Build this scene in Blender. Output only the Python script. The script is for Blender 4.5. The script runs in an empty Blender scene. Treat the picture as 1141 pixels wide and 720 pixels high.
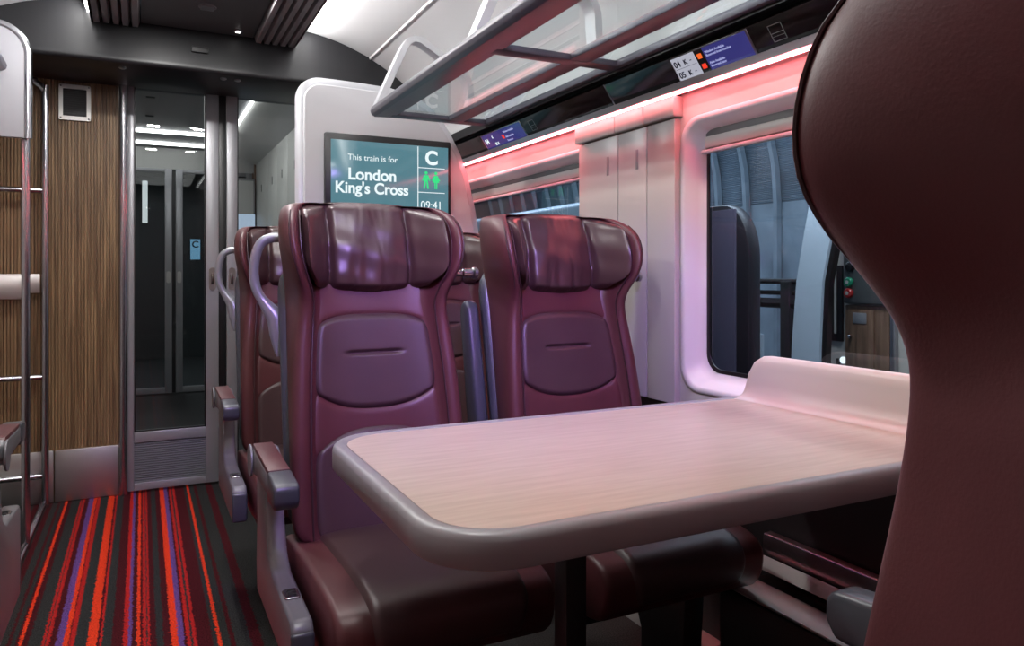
import bpy, bmesh, math, random
from mathutils import Vector, Matrix
random.seed(7)
S = bpy.context.scene
COL = S.collection
PI = math.pi

# ------------------------------------------------------------------ materials
MATS = {}
def mat(name, color, rough=.5, metal=0., bump=0., bscale=60., spec=.5, coat=0., var=0., vscale=8., stretch=(1, 1, 1)):
    m = bpy.data.materials.new(name); m.use_nodes = True
    nt = m.node_tree; b = nt.nodes['Principled BSDF']
    b.inputs['Base Color'].default_value = (*color, 1)
    b.inputs['Roughness'].default_value = rough
    b.inputs['Metallic'].default_value = metal
    b.inputs['Specular IOR Level'].default_value = spec
    b.inputs['Coat Weight'].default_value = coat
    b.inputs['Coat Roughness'].default_value = .15
    tc = nt.nodes.new('ShaderNodeTexCoord'); mp = nt.nodes.new('ShaderNodeMapping')
    mp.inputs['Scale'].default_value = stretch
    nt.links.new(tc.outputs['Object'], mp.inputs['Vector'])
    if bump:
        n = nt.nodes.new('ShaderNodeTexNoise'); n.inputs['Scale'].default_value = bscale; n.inputs['Detail'].default_value = 4
        bp = nt.nodes.new('ShaderNodeBump'); bp.inputs['Strength'].default_value = bump; bp.inputs['Distance'].default_value = .002
        nt.links.new(mp.outputs[0], n.inputs['Vector']); nt.links.new(n.outputs['Fac'], bp.inputs['Height'])
        nt.links.new(bp.outputs[0], b.inputs['Normal'])
    if var:
        n = nt.nodes.new('ShaderNodeTexNoise'); n.inputs['Scale'].default_value = vscale; n.inputs['Detail'].default_value = 5
        cr = nt.nodes.new('ShaderNodeValToRGB')
        cr.color_ramp.elements[0].position = .3; cr.color_ramp.elements[1].position = .7
        cr.color_ramp.elements[0].color = (*[c * (1 - var) for c in color], 1)
        cr.color_ramp.elements[1].color = (*[min(1, c * (1 + var)) for c in color], 1)
        nt.links.new(mp.outputs[0], n.inputs['Vector']); nt.links.new(n.outputs['Fac'], cr.inputs[0])
        nt.links.new(cr.outputs[0], b.inputs['Base Color'])
    MATS[name] = m
    return m

def emis(name, color, strength):
    m = bpy.data.materials.new(name); m.use_nodes = True
    nt = m.node_tree; nt.nodes.clear()
    e = nt.nodes.new('ShaderNodeEmission'); o = nt.nodes.new('ShaderNodeOutputMaterial')
    e.inputs[0].default_value = (*color, 1); e.inputs[1].default_value = strength
    nt.links.new(e.outputs[0], o.inputs[0])
    return m

def screen_mat(name, color, strength, rough=.15, grad=None):
    """lit display behind glossy glass; grad = second colour towards the rim"""
    m = mat(name, (.01, .01, .012), rough)
    nt = m.node_tree; b = nt.nodes['Principled BSDF']
    b.inputs['Emission Color'].default_value = (*color, 1)
    b.inputs['Emission Strength'].default_value = strength
    return m

def glass(name, tint, ior=1.5, boost=1.0, rough=0.0):
    m = bpy.data.materials.new(name); m.use_nodes = True
    nt = m.node_tree; nt.nodes.clear()
    o = nt.nodes.new('ShaderNodeOutputMaterial'); mx = nt.nodes.new('ShaderNodeMixShader')
    t = nt.nodes.new('ShaderNodeBsdfTransparent'); g = nt.nodes.new('ShaderNodeBsdfGlossy')
    t.inputs[0].default_value = (*tint, 1); g.inputs['Roughness'].default_value = rough
    f = nt.nodes.new('ShaderNodeFresnel'); f.inputs[0].default_value = ior
    k = nt.nodes.new('ShaderNodeMath'); k.operation = 'MULTIPLY'; k.inputs[1].default_value = boost; k.use_clamp = True
    ge = nt.nodes.new('ShaderNodeNewGeometry'); iv = nt.nodes.new('ShaderNodeMath'); iv.operation = 'SUBTRACT'; iv.inputs[0].default_value = 1   # only the outer faces of a pane mirror
    k2 = nt.nodes.new('ShaderNodeMath'); k2.operation = 'MULTIPLY'
    nt.links.new(ge.outputs['Backfacing'], iv.inputs[1]); nt.links.new(iv.outputs[0], k2.inputs[0])
    nt.links.new(f.outputs[0], k.inputs[0]); nt.links.new(k.outputs[0], k2.inputs[1]); nt.links.new(k2.outputs[0], mx.inputs[0])
    nt.links.new(t.outputs[0], mx.inputs[1]); nt.links.new(g.outputs[0], mx.inputs[2]); nt.links.new(mx.outputs[0], o.inputs[0])
    return m

M_white = mat('white_panel', (.47, .47, .49), .38, bump=.02, bscale=200)
M_wall = mat('warm_white_wall', (.44, .415, .40), .32, bump=.02, bscale=300)
M_reveal = mat('window_reveal', (.62, .60, .64), .3)
M_ceilw = mat('ceiling_white', (.62, .62, .63), .5)
M_dark = mat('ceiling_charcoal', (.065, .062, .068), .42)
M_flute = mat('flute_grey', (.20, .185, .195), .42)
M_bulk = mat('bulkhead_black', (.010, .010, .012), .42)
M_black = mat('black_plastic', (.008, .008, .009), .35)
M_gloss = mat('gloss_black', (.012, .010, .010), .12)
M_steel = mat('brushed_steel', (.58, .56, .54), .42, 1., bump=.12, bscale=40, stretch=(6, 6, .25))
M_chrome = mat('satin_chrome', (.50, .50, .53), .22, 1.)
M_alu = mat('satin_aluminium', (.42, .42, .45), .32, 1.)
M_doorgrey = mat('door_grey_paint', (.30, .30, .32), .32, .35)
M_rail = mat('rack_anodised', (.085, .08, .105), .36, .25)
M_rackw = mat('rack_bracket_silver', (.56, .57, .60), .35, .4)
M_maroon = mat('maroon_leather', (.078, .023, .026), .42, spec=.38, bump=.10, bscale=420, var=.10, vscale=9)
M_plum = mat('plum_brown_leather', (.054, .029, .031), .42, spec=.4, bump=.10, bscale=420, var=.10, vscale=9)
M_pillow = mat('pillow_leather', (.052, .026, .026), .32, bump=.08, bscale=300, var=.08, vscale=9)
M_pipe = mat('dark_piping', (.030, .010, .012), .5)
M_shell = mat('seat_shell_grey', (.042, .046, .055), .38)
M_console = mat('console_grey', (.135, .135, .145), .36)
M_cap = mat('armrest_cap_grey', (.052, .056, .066), .32)
M_handle = mat('handle_grey', (.25, .26, .27), .3, .4)
M_rim = mat('table_rim_grey', (.22, .215, .225), .36)
M_splash = mat('backsplash_beige', (.47, .41, .385), .36)
M_matt = mat('matt_black_metal', (.012, .012, .013), .5)
M_wallshade = mat('wall_in_shade', (.020, .017, .018), .45)  # shade under the table put into the wall colour
M_textw = emis('lit_white', (.86, .97, 1.), 1.0)
M_textg = emis('lit_green', (.06, .9, .30), .85)
M_texto = emis('lit_orange', (1., .16, .03), .9)
M_textk = mat('dark_print', (.01, .01, .03), .5)
M_textgrey = mat('grey_print', (.22, .22, .22), .5)
M_scr = screen_mat('screen_teal', (.115, .285, .345), .75)
M_scrblue = screen_mat('screen_blue', (.055, .055, .30), .55)
M_scrwhite = screen_mat('screen_pale', (.55, .56, .66), .75)
M_scrdim = screen_mat('screen_dim', (.25, .52, .75), .9)
M_ledpink = emis('led_pink', (1., .15, .17), 28)
M_ledpink2 = emis('led_pink_far', (1., .17, .19), 14.0)
M_ledwhite = emis('led_white', (1., .985, .97), 22.)
M_ledvest = emis('led_vestibule', (1., .98, .95), 9.)
M_spot = emis('downlight_led', (1., .98, .95), 6.)
M_glassdoor = glass('door_glass', (.80, .83, .84), 1.5, 1.0)
M_glassrack = glass('rack_glass', (.86, .90, .90), 1.45, .9)
M_glasswin = glass('window_glass', (.62, .68, .74), 1.55, 1.25)
M_corr = mat('corrugated_steel', (.30, .36, .42), .42, .3, var=.25, vscale=3)
M_pale = mat('pale_blue_paint', (.45, .55, .66), .35)
M_orange = mat('orange_paint', (.60, .16, .04), .4)
M_beige = mat('beige_panel', (.46, .44, .41), .4)
M_ctl = mat('control_grey', (.10, .11, .11), .4)
M_green = mat('green_button', (.02, .30, .16), .3)
M_red = mat('red_button', (.50, .03, .03), .3)

def wood_mat(name, c1, c2, scale, stretch, rough=.42, coat=.0):
    m = mat(name, c1, rough, coat=coat); nt = m.node_tree; b = nt.nodes['Principled BSDF']
    tc = nt.nodes.new('ShaderNodeTexCoord'); mp = nt.nodes.new('ShaderNodeMapping'); mp.inputs['Scale'].default_value = stretch
    n = nt.nodes.new('ShaderNodeTexNoise'); n.inputs['Scale'].default_value = scale; n.inputs['Detail'].default_value = 6; n.inputs['Distortion'].default_value = .4
    cr = nt.nodes.new('ShaderNodeValToRGB'); cr.color_ramp.elements[0].position = .32; cr.color_ramp.elements[1].position = .68
    cr.color_ramp.elements[0].color = (*c1, 1); cr.color_ramp.elements[1].color = (*c2, 1)
    nt.links.new(tc.outputs['Object'], mp.inputs[0]); nt.links.new(mp.outputs[0], n.inputs['Vector'])
    nt.links.new(n.outputs['Fac'], cr.inputs[0]); nt.links.new(cr.outputs[0], b.inputs['Base Color'])
    return m
M_slat = wood_mat('reeded_walnut', (.105, .055, .026), (.30, .185, .095), 5., (14, 14, .55), .45)
M_oak = wood_mat('oak_laminate', (.375, .305, .255), (.445, .370, .315), 7., (1.2, 14, 1), .36)
M_walnut = wood_mat('walnut_door', (.10, .055, .035), (.20, .12, .075), 6., (12, 12, 1))

def carpet_mat():
    m = mat('striped_carpet', (.02, .02, .02), .95, spec=.1); nt = m.node_tree; b = nt.nodes['Principled BSDF']
    L = nt.links.new; N = nt.nodes.new
    tc = N('ShaderNodeTexCoord'); sep = N('ShaderNodeSeparateXYZ'); L(tc.outputs['Object'], sep.inputs[0])
    n1 = N('ShaderNodeTexNoise'); n1.inputs['Scale'].default_value = 100; n1.inputs['Detail'].default_value = 2; L(tc.outputs['Object'], n1.inputs['Vector'])
    j = N('ShaderNodeMath'); j.operation = 'MULTIPLY_ADD'; j.inputs[1].default_value = .020; L(n1.outputs['Fac'], j.inputs[0])
    off = N('ShaderNodeMath'); off.operation = 'SUBTRACT'; off.inputs[1].default_value = .010; L(sep.outputs[0], off.inputs[0]); L(off.outputs[0], j.inputs[2])
    C = (.028, .029, .028); D = (.060, .006, .009); R = (.42, .016, .014); O = (.72, .045, .013); P = (.12, .055, .21)
    seg = [(-160, C), (-120, D), (-80, C), (-40, D), (-10, C), (20, D), (35, C), (55, D), (62, O), (76, D), (100, C), (150, R), (160, C), (168, R), (182, D), (205, P), (232, O), (250, D), (257, R), (272, C),
           (322, O), (358, D), (366, R), (378, C), (412, D), (458, R), (474, P), (488, D),
           (508, O), (523, D), (530, R), (545, C), (549, R), (558, D), (585, C), (612, D), (640, O), (668, P), (690, D), (702, R), (712, C), (725, R), (738, D), (800, C), (818, O), (832, C), (862, D), (885, C), (945, D), (985, C)]
    lo, hi = -160, 1040
    mr = N('ShaderNodeMapRange'); mr.inputs['From Min'].default_value = -.3525 + .0006624 * lo; mr.inputs['From Max'].default_value = -.3525 + .0006624 * hi
    L(j.outputs[0], mr.inputs['Value'])
    def ramp(items):
        cr = N('ShaderNodeValToRGB'); cr.color_ramp.interpolation = 'CONSTANT'; e = cr.color_ramp.elements
        for i, (p, c) in enumerate(items):
            q = (p - lo) / (hi - lo)
            el = e[i] if i < 2 else e.new(q)
            el.position = q; el.color = (*c, 1)
        L(mr.outputs[0], cr.inputs[0]); return cr
    a = ramp(seg[:28]); c = ramp([(lo, C)] + seg[28:])
    gt = N('ShaderNodeMath'); gt.operation = 'GREATER_THAN'; gt.inputs[1].default_value = (508 - lo) / (hi - lo); L(mr.outputs[0], gt.inputs[0])
    mx = N('ShaderNodeMix'); mx.data_type = 'RGBA'; L(gt.outputs[0], mx.inputs[0]); L(a.outputs[0], mx.inputs[6]); L(c.outputs[0], mx.inputs[7])
    n2 = N('ShaderNodeTexNoise'); n2.inputs['Scale'].default_value = 260; n2.inputs['Detail'].default_value = 3; L(tc.outputs['Object'], n2.inputs['Vector'])
    r2 = N('ShaderNodeMapRange'); r2.inputs['From Min'].default_value = .35; r2.inputs['From Max'].default_value = .65; r2.inputs['To Min'].default_value = .30; r2.inputs['To Max'].default_value = 1.35
    L(n2.outputs['Fac'], r2.inputs['Value'])
    mu = N('ShaderNodeMix'); mu.data_type = 'RGBA'; mu.blend_type = 'MULTIPLY'; mu.inputs[0].default_value = 1
    L(mx.outputs[2], mu.inputs[6]); L(r2.outputs[0], mu.inputs[7]); L(mu.outputs[2], b.inputs['Base Color'])
    bp = N('ShaderNodeBump'); bp.inputs['Strength'].default_value = .5; bp.inputs['Distance'].default_value = .004; L(n2.outputs['Fac'], bp.inputs['Height']); L(bp.outputs[0], b.inputs['Normal'])
    return m
M_carpet = carpet_mat()

# ------------------------------------------------------------------ mesh builder
class MB:
    def __init__(self): self.bm = bmesh.new()
    def _merge(self, t, xf=None):
        if xf is not None: bmesh.ops.transform(t, matrix=xf, verts=t.verts)
        me = bpy.data.meshes.new('t'); t.to_mesh(me); t.free(); self.bm.from_mesh(me); bpy.data.meshes.remove(me); return self
    def box(self, x0, x1, y0, y1, z0, z1, bev=0., seg=2, xf=None):
        t = bmesh.new(); bmesh.ops.create_cube(t, size=1)
        bmesh.ops.transform(t, matrix=Matrix.Translation(((x0 + x1) / 2, (y0 + y1) / 2, (z0 + z1) / 2)) @ Matrix.Diagonal((abs(x1 - x0), abs(y1 - y0), abs(z1 - z0), 1)), verts=t.verts)
        if bev: bmesh.ops.bevel(t, geom=t.edges[:], offset=bev, segments=seg, profile=.5, affect='EDGES')
        return self._merge(t, xf)
    def prism(self, pts, axis, a, b, bev=0., seg=2, xf=None):
        """polygon of 2-D points swept along axis 'x','y' or 'z'"""
        def v(p, h): return {'x': (h, p[0], p[1]), 'y': (p[0], h, p[1]), 'z': (p[0], p[1], h)}[axis]
        t = bmesh.new()
        A = [t.verts.new(v(p, a)) for p in pts]; B = [t.verts.new(v(p, b)) for p in pts]; n = len(pts)
        fa = t.faces.new(A); fb = t.faces.new(B[::-1])
        for i in range(n): t.faces.new((A[i], B[i], B[(i + 1) % n], A[(i + 1) % n]))
        bmesh.ops.recalc_face_normals(t, faces=t.faces)
        if bev:
            ed = [e for e in t.edges if e.is_manifold and e.calc_face_angle(0) > .35]
            bmesh.ops.bevel(t, geom=ed, offset=bev, segments=seg, profile=.5, affect='EDGES', clamp_overlap=True)
        return self._merge(t, xf)
    def loft(self, rings, caps=True, closed=True):
        t = bmesh.new(); R = [[t.verts.new(p) for p in r] for r in rings]; n = len(rings[0])
        for a, b in zip(R, R[1:]):
            for i in range(n if closed else n - 1):
                k = (i + 1) % n
                try: t.faces.new((a[i], a[k], b[k], b[i]))
                except ValueError: pass
        if caps and closed:
            t.faces.new(R[0][::-1]); t.faces.new(R[-1])
        return self._merge(t)
    def tube(self, path, r, seg=10, closed=False, flat=1.0, caps=True):
        """round bar along a path; r is a number or a list; flat squeezes the second axis"""
        P = [Vector(p) for p in path]; n = len(P); rr = r if isinstance(r, (list, tuple)) else [r] * n
        rings = []; up = None
        for i in range(n):
            if closed: d = P[(i + 1) % n] - P[i - 1]
            else: d = P[min(i + 1, n - 1)] - P[max(i - 1, 0)]
            d.normalize()
            if up is None:
                up = Vector((0, 0, 1)) if abs(d.z) < .9 else Vector((0, 1, 0))
            s = d.cross(up).normalized(); up = s.cross(d).normalized()
            rings.append([P[i] + s * (math.cos(2 * PI * k / seg) * rr[i]) + up * (math.sin(2 * PI * k / seg) * rr[i] * flat) for k in range(seg)])
        if closed: rings.append(rings[0])
        return self.loft(rings, caps=(caps and not closed))
    def lathe(self, prof, at=(0, 0, 0), axis='z', seg=20):
        rot = {'z': Matrix.Identity(4), 'x': Matrix.Rotation(PI / 2, 4, 'Y'), 'y': Matrix.Rotation(-PI / 2, 4, 'X')}[axis]
        mt = Matrix.Translation(at) @ rot
        rings = [[mt @ Vector((r * math.cos(2 * PI * k / seg), r * math.sin(2 * PI * k / seg), h)) for k in range(seg)] for r, h in prof]
        return self.loft(rings)
    def grid(self, fn, nu, nv):
        t = bmesh.new(); V = [[t.verts.new(fn(i / nu, j / nv)) for j in range(nv + 1)] for i in range(nu + 1)]
        for i in range(nu):
            for j in range(nv): t.faces.new((V[i][j], V[i + 1][j], V[i + 1][j + 1], V[i][j + 1]))
        return self._merge(t)
    def sheet(self, outer, holes, fn):
        """flat sheet with holes; fn maps the 2-D points to 3-D"""
        t = bmesh.new(); E = []
        for loop in [outer] + holes:
            vs = [t.verts.new((p[0], p[1], 0)) for p in loop]
            E += [t.edges.new((vs[i], vs[(i + 1) % len(vs)])) for i in range(len(vs))]
        bmesh.ops.triangle_fill(t, use_beauty=True, use_dissolve=False, edges=E)
        for v in t.verts: v.co = fn(v.co.x, v.co.y)
        return self._merge(t)
    def done(self, name, m, parent=None, smooth=38, sub=0, mirror=False, recalc=True, weld=0):
        bm = self.bm
        if weld: bmesh.ops.remove_doubles(bm, verts=bm.verts, dist=weld)
        if mirror: bmesh.ops.transform(bm, matrix=Matrix.Diagonal((-1, 1, 1, 1)), verts=bm.verts)
        if recalc: bmesh.ops.recalc_face_normals(bm, faces=bm.faces)
        a = math.radians(smooth)
        for f in bm.faces: f.smooth = True
        for e in bm.edges: e.smooth = (len(e.link_faces) == 2 and e.calc_face_angle(0) < a) or sub > 0
        me = bpy.data.meshes.new(name); bm.to_mesh(me); bm.free(); me.materials.append(m)
        o = bpy.data.objects.new(name, me); COL.objects.link(o)
        if parent: o.parent = parent
        if sub:
            md = o.modifiers.new('sub', 'SUBSURF'); md.levels = sub; md.render_levels = sub
        return o

def tag(o, label, cat, group=None, kind=None):
    o['label'] = label; o['category'] = cat
    if group: o['group'] = group
    if kind: o['kind'] = kind
    return o
def thing(name, label, cat, loc=(0, 0, 0), rz=0., group=None, kind=None):
    o = bpy.data.objects.new(name, None); COL.objects.link(o); o.empty_display_size = .1
    o.location = loc; o.rotation_euler = (0, 0, rz)
    return tag(o, label, cat, group, kind)
def children(o): return [c for c in bpy.data.objects if c.parent == o]
def copy_tree(o, parent=None):
    c = o.copy(); COL.objects.link(c)
    if parent: c.parent = parent
    for ch in children(o): copy_tree(ch, c)
    return c
def text(name, body, m, parent, loc, size, rot=None, mtx=None, bold=0., align='LEFT', sx=1., ext=.0006):
    cu = bpy.data.curves.new(name, 'FONT'); cu.body = body; cu.size = size; cu.align_x = align; cu.extrude = ext; cu.offset = bold
    cu.materials.append(m)
    tmp = bpy.data.objects.new('tmp', cu); COL.objects.link(tmp); bpy.context.view_layer.update()
    me = bpy.data.meshes.new_from_object(tmp.evaluated_get(bpy.context.evaluated_depsgraph_get()))
    bpy.data.objects.remove(tmp); me.name = name
    o = bpy.data.objects.new(name, me); COL.objects.link(o)
    if parent: o.parent = parent
    if mtx is not None: o.matrix_local = mtx @ Matrix.Diagonal((sx, 1, 1, 1))
    else:
        o.location = loc; o.rotation_euler = rot or (PI / 2, 0, 0); o.scale = (sx, 1, 1)
    return o
def rr(x0, y0, x1, y1, r, n=7):
    out = []
    for cx, cy, a in ((x1 - r, y1 - r, 0), (x0 + r, y1 - r, 90), (x0 + r, y0 + r, 180), (x1 - r, y0 + r, 270)):
        for k in range(n + 1):
            t = math.radians(a + 90 * k / n); out.append((cx + r * math.cos(t), cy + r * math.sin(t)))
    return out
def lerp(a, b, t): return a + (b - a) * t
def sstep(a, b, x):
    t = min(1, max(0, (x - a) / (b - a))); return t * t * (3 - 2 * t)
def interp(tab, z):
    if z <= tab[0][0]: return tab[0][1:]
    for p, q in zip(tab, tab[1:]):
        if z <= q[0]:
            t = (z - p[0]) / (q[0] - p[0]); return tuple(lerp(a, b, t) for a, b in zip(p[1:], q[1:]))
    return tab[-1][1:]
def smooth_path(pts, n=6, closed=False):
    P = [Vector(p) for p in pts]; N = len(P); out = []
    for i in range(N if closed else N - 1):
        p0 = P[i - 1] if (closed or i > 0) else P[0]; p1 = P[i]; p2 = P[(i + 1) % N]; p3 = P[(i + 2) % N] if (closed or i + 2 < N) else P[-1]
        for k in range(n):
            t = k / n
            out.append(.5 * ((2 * p1) + (p2 - p0) * t + (2 * p0 - 5 * p1 + 4 * p2 - p3) * t * t + (3 * p1 - p0 - 3 * p2 + p3) * t ** 3))
    if not closed: out.append(P[-1])
    return out

CX = .22           # centre line of the carriage
def mx(x): return 2 * CX - x
XW = 1.36          # inner face of the right-hand wall
YD = 3.93          # door wall
YB = -2.2          # wall behind the camera

# ------------------------------------------------------------------ room shell
o = MB().box(-1.05, 1.45, YD + .04, 7.1, -.04, 0).done('floor_vestibule', mat('vestibule_floor', (.022, .022, .024), .55)); tag(o, 'dark plain vestibule floor beyond the glass doors', 'floor', kind='structure')
o = MB().box(-1.05, 1.45, YB - .05, YD + .04, -.04, 0).done('floor', M_carpet); tag(o, 'striped carpet floor of charcoal with red, orange and purple lines', 'floor', kind='structure')

o = MB().box(CX - .225, CX + .225, YB, 3.52, 2.082, 2.11).done('ceiling', M_dark); tag(o, 'flat dark charcoal central ceiling panel', 'ceiling', kind='structure')
k = 0
for sgn, where in ((1, 'right of'), (-1, 'left of')):
    m_ = MB(); n = 5; x0, x1 = .228, .405
    pts = []
    for i in range(n):
        a = x0 + (x1 - x0) * i / n; w = (x1 - x0) / n
        pts += [(a, 2.086), (a + w * .22, 2.062), (a + w * .80, 2.062), (a + w * .98, 2.086)]
    pts += [(x1 + .004, 2.066), (x1 + .004, 2.115), (x0, 2.115)]
    m_.prism([(CX + sgn * p[0], p[1]) for p in pts], 'y', YB, 3.52)
    k += 1
    o = m_.done('trim_%d' % k, M_flute, smooth=20); tag(o, 'fluted grey ceiling strip %s the dark central panel' % where, 'ceiling trim', kind='structure')
    # white vaulted side
    prof = [(.425, 2.150), (.52, 2.135), (.63, 2.108), (.75, 2.062)]
    prof2 = [(.758, 2.056), (.86, 2.0), (.95, 1.93), (1.03, 1.84), (1.085, 1.74), (1.10, 1.64)]
    m_ = MB()
    for pr in (prof, prof2):
        q = [Vector((p[0], 0, p[1])) for p in pr]; q = smooth_path(q, 4)
        out = [(CX + sgn * v.x, v.z) for v in q] + [(CX + sgn * (v.x + .012), v.z + .014) for v in q[::-1]]
        m_.prism(out, 'y', YB, 3.52)
    # lip in the gap between the two panels, shaped to catch cove light
    m_.prism([(CX + sgn * x, z) for x, z in ((.7510, 2.062), (.7525, 2.0545), (.7565, 2.0525), (.7575, 2.057), (.757, 2.075), (.752, 2.075))], 'y', YB, 3.52)
    o = m_.done('ceiling_%s' % ('right' if sgn > 0 else 'left'), M_ceilw); tag(o, 'white curved ceiling panel %s the dark central panel' % where, 'ceiling', kind='structure')
    # cove lighting
    o = MB().box(CX + sgn * .412, CX + sgn * .422, YB, 3.5, 2.098, 2.112, .003).done('cove_light', M_ledwhite)
    tag(o, 'white light line along the ceiling edge %s the dark panel' % where, 'light', group='ceiling cove lights')
    m_ = MB().box(CX + sgn * .408, CX + sgn * .428, YB, 3.52, 2.115, 2.16); k += 1
    o = m_.done('trim_%d' % k, M_ceilw); tag(o, 'white upstand behind the cove light %s the dark panel' % where, 'ceiling trim', kind='structure')

# bulkhead above the doors
def ceil_pts(sgn):
    return [(CX + sgn * p[0], p[1]) for p in ((.43, 2.16), (.63, 2.13), (.76, 2.08), (.95, 1.95), (1.03, 1.86), (1.12, 1.66))]
pts = [(mx(XW), 1.905), (XW, 1.905)] + [(min(x, XW), z) for x, z in ceil_pts(1)[::-1] if z > 1.905] + [(max(x, mx(XW)), z) for x, z in ceil_pts(-1) if z > 1.905]
m_ = MB().prism(pts, 'y', 3.49, YD + .06, .018, 3)
o = m_.done('beam', M_bulk); tag(o, 'black arched bulkhead beam above the glass doors', 'beam', kind='structure')

# door wall
m_ = MB(); x0, x1 = mx(XW), -.098; pitch = .0128; pts = []
n = int((x1 - x0) / pitch); pitch = (x1 - x0) / n
for i in range(n):
    a = x0 + i * pitch; pts += [(a, YD), (a + .0028, YD), (a + .0040, YD - .007), (a + .0118, YD - .007)]
pts += [(x1, YD), (x1, YD + .05), (x0, YD + .05)]
m_.prism(pts, 'z', 0, 1.98)
o = m_.done('wall_front', M_slat, smooth=15); tag(o, 'wall of narrow vertical brown wooden reeds left of the glass doors', 'wall', kind='structure')
o = MB().box(.80, XW + .03, YD - .02, YD + .05, 0, 1.98).done('wall_front_right', M_white); tag(o, 'white wall right of the doors behind the partition', 'wall', kind='structure')
for nm, xa, xb, lab, b in (('kick_plate', -.352, -.100, 'bright brushed steel kick plate at the foot of the wooden wall beside the doors', .004), ('kick_plate', mx(XW), -.356, 'shaded steel kick plate behind the luggage rack posts', .004)):
    o = MB().box(xa, xb, YD - .022, YD - .009, .002, .235, b).done(nm, M_steel); tag(o, lab, 'kick plate')
t = thing('speaker_grille', 'square dark grille in a steel frame high on the wooden wall', 'grille', (-.274, YD - .007, 1.807))
m_ = MB()
ring = [rr(-.063, -.081, .063, .081, .008, 3), rr(-.047, -.062, .047, .062, .003, 3)]
m_.loft([[(x, -.002, z) for x, z in ring[0]], [(x, -.012, z) for x, z in ring[0]], [(x, -.012, z) for x, z in ring[1]], [(x, -.004, z) for x, z in ring[1]]], caps=False)
m_.done('frame', M_steel, t)
m_ = MB().box(-.047, .047, -.006, -.001, -.062, .062)
for i in range(13): m_.box(-.045, .045, -.0075, -.005, -.058 + i * .0093, -.055 + i * .0093)
m_.done('mesh_panel', M_matt, t)
for sx in (-1, 1):
    for sz in (-1, 1): MB().lathe([(.0035, 0), (.0035, -.002), (.002, -.003)], (sx * .055, -.012, sz * .072), 'y', 8).done('screw', M_chrome, t)

# jamb post
o = MB().tube([(-.079, YD - .025, 0), (-.079, YD - .025, 1.93)], .019, 14).done('door_post', M_chrome); tag(o, 'polished round door jamb post between wooden wall and glass door', 'post')

def leaf(name, xa, xb, stile_l, stile_r, label, louver):
    t = thing(name, label, 'door', ((xa + xb) / 2, YD, 0), kind='structure')
    cx = (xa + xb) / 2; a, b = xa - cx, xb - cx
    m_ = MB(); top = 1.945
    m_.box(a, a + stile_l, -.02, .02, .012, top, .003); m_.box(b - stile_r, b, -.02, .02, .012, top, .003)
    m_.box(a + stile_l, b - stile_r, -.019, .019, top - .025, top, .002)
    zb = .285 if louver else .10
    if louver: m_.box(a + stile_l, b - stile_r, -.019, .019, .236, zb, .003)
    m_.box(a + stile_l, b - stile_r, -.019, .019, .012, .048 if louver else .10, .003)
    m_.done('door_frame', M_doorgrey, t)
    m_ = MB().box(a + stile_l - .004, b - stile_r + .004, -.005, .005, zb - .004, top - .021); m_.done('glass_pane', M_glassdoor, t)
    # gasket
    m_ = MB(); q = .006
    for (u0, u1, w0, w1) in ((a + stile_l, a + stile_l + q, zb, top - .025), (b - stile_r - q, b - stile_r, zb, top - .025), (a + stile_l, b - stile_r, zb, zb + q), (a + stile_l, b - stile_r, top - .025 - q, top - .025)):
        m_.box(u0, u1, -.012, .012, w0, w1)
    m_.done('gasket', M_black, t)
    if louver:
        MB().box(a + stile_l, b - stile_r, .004, .012, .048, .236).done('louvre_backing', M_black, t)
        m_ = MB()
        for i in range(18):
            z = .050 + i * .0103
            m_.prism([(-.012, z), (-.0135, z + .0012), (-.013, z + .0045), (-.008, z + .0052), (.003, z + .0052), (.003, z)], 'x', a + stile_l, b - stile_r)
        m_.done('louvre_panel', M_doorgrey, t, smooth=20)
    return t, a, b
def recess_handle(t, x, z=1.004):
    ring = [rr(-.0165, -.056, .0165, .056, .016, 6), rr(-.0115, -.050, .0115, .050, .011, 6)]
    m_ = MB(); m_.loft([[(x + p[0], -.0195, z + p[1]) for p in ring[0]], [(x + p[0], -.024, z + p[1]) for p in ring[0]], [(x + p[0], -.024, z + p[1]) for p in ring[1]], [(x + p[0], -.0205, z + p[1]) for p in ring[1]]], caps=False)
    m_.prism([(x + p[0], z + p[1]) for p in ring[1]], 'y', -.0205, -.020)
    h = m_.done('flush_handle', MATS.get('handle_plate') or mat('handle_plate', (.26, .23, .20), .35, .8), t)
    MB().box(x - .006, x + .006, -.026, -.0205, z - .026, z + .026, .003).done('finger_grip', mat('handle_pull', (.16, .14, .12), .3, 1.), h)
t, a, b = leaf('door_1', -.060, .336, .026, .058, 'grey framed glass sliding door leaf with louvred panel below', True); recess_handle(t, b - .029)
t, a, b = leaf('door_2', .372, .80, .050, .045, 'grey framed glass sliding door leaf next to the white partition', False); recess_handle(t, a + .025)
o = MB().box(.337, .371, YD - .012, YD + .012, .012, 1.94, .002).done('door_seal', M_black); tag(o, 'black rubber seal between the two glass door leaves', 'seal')
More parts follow.
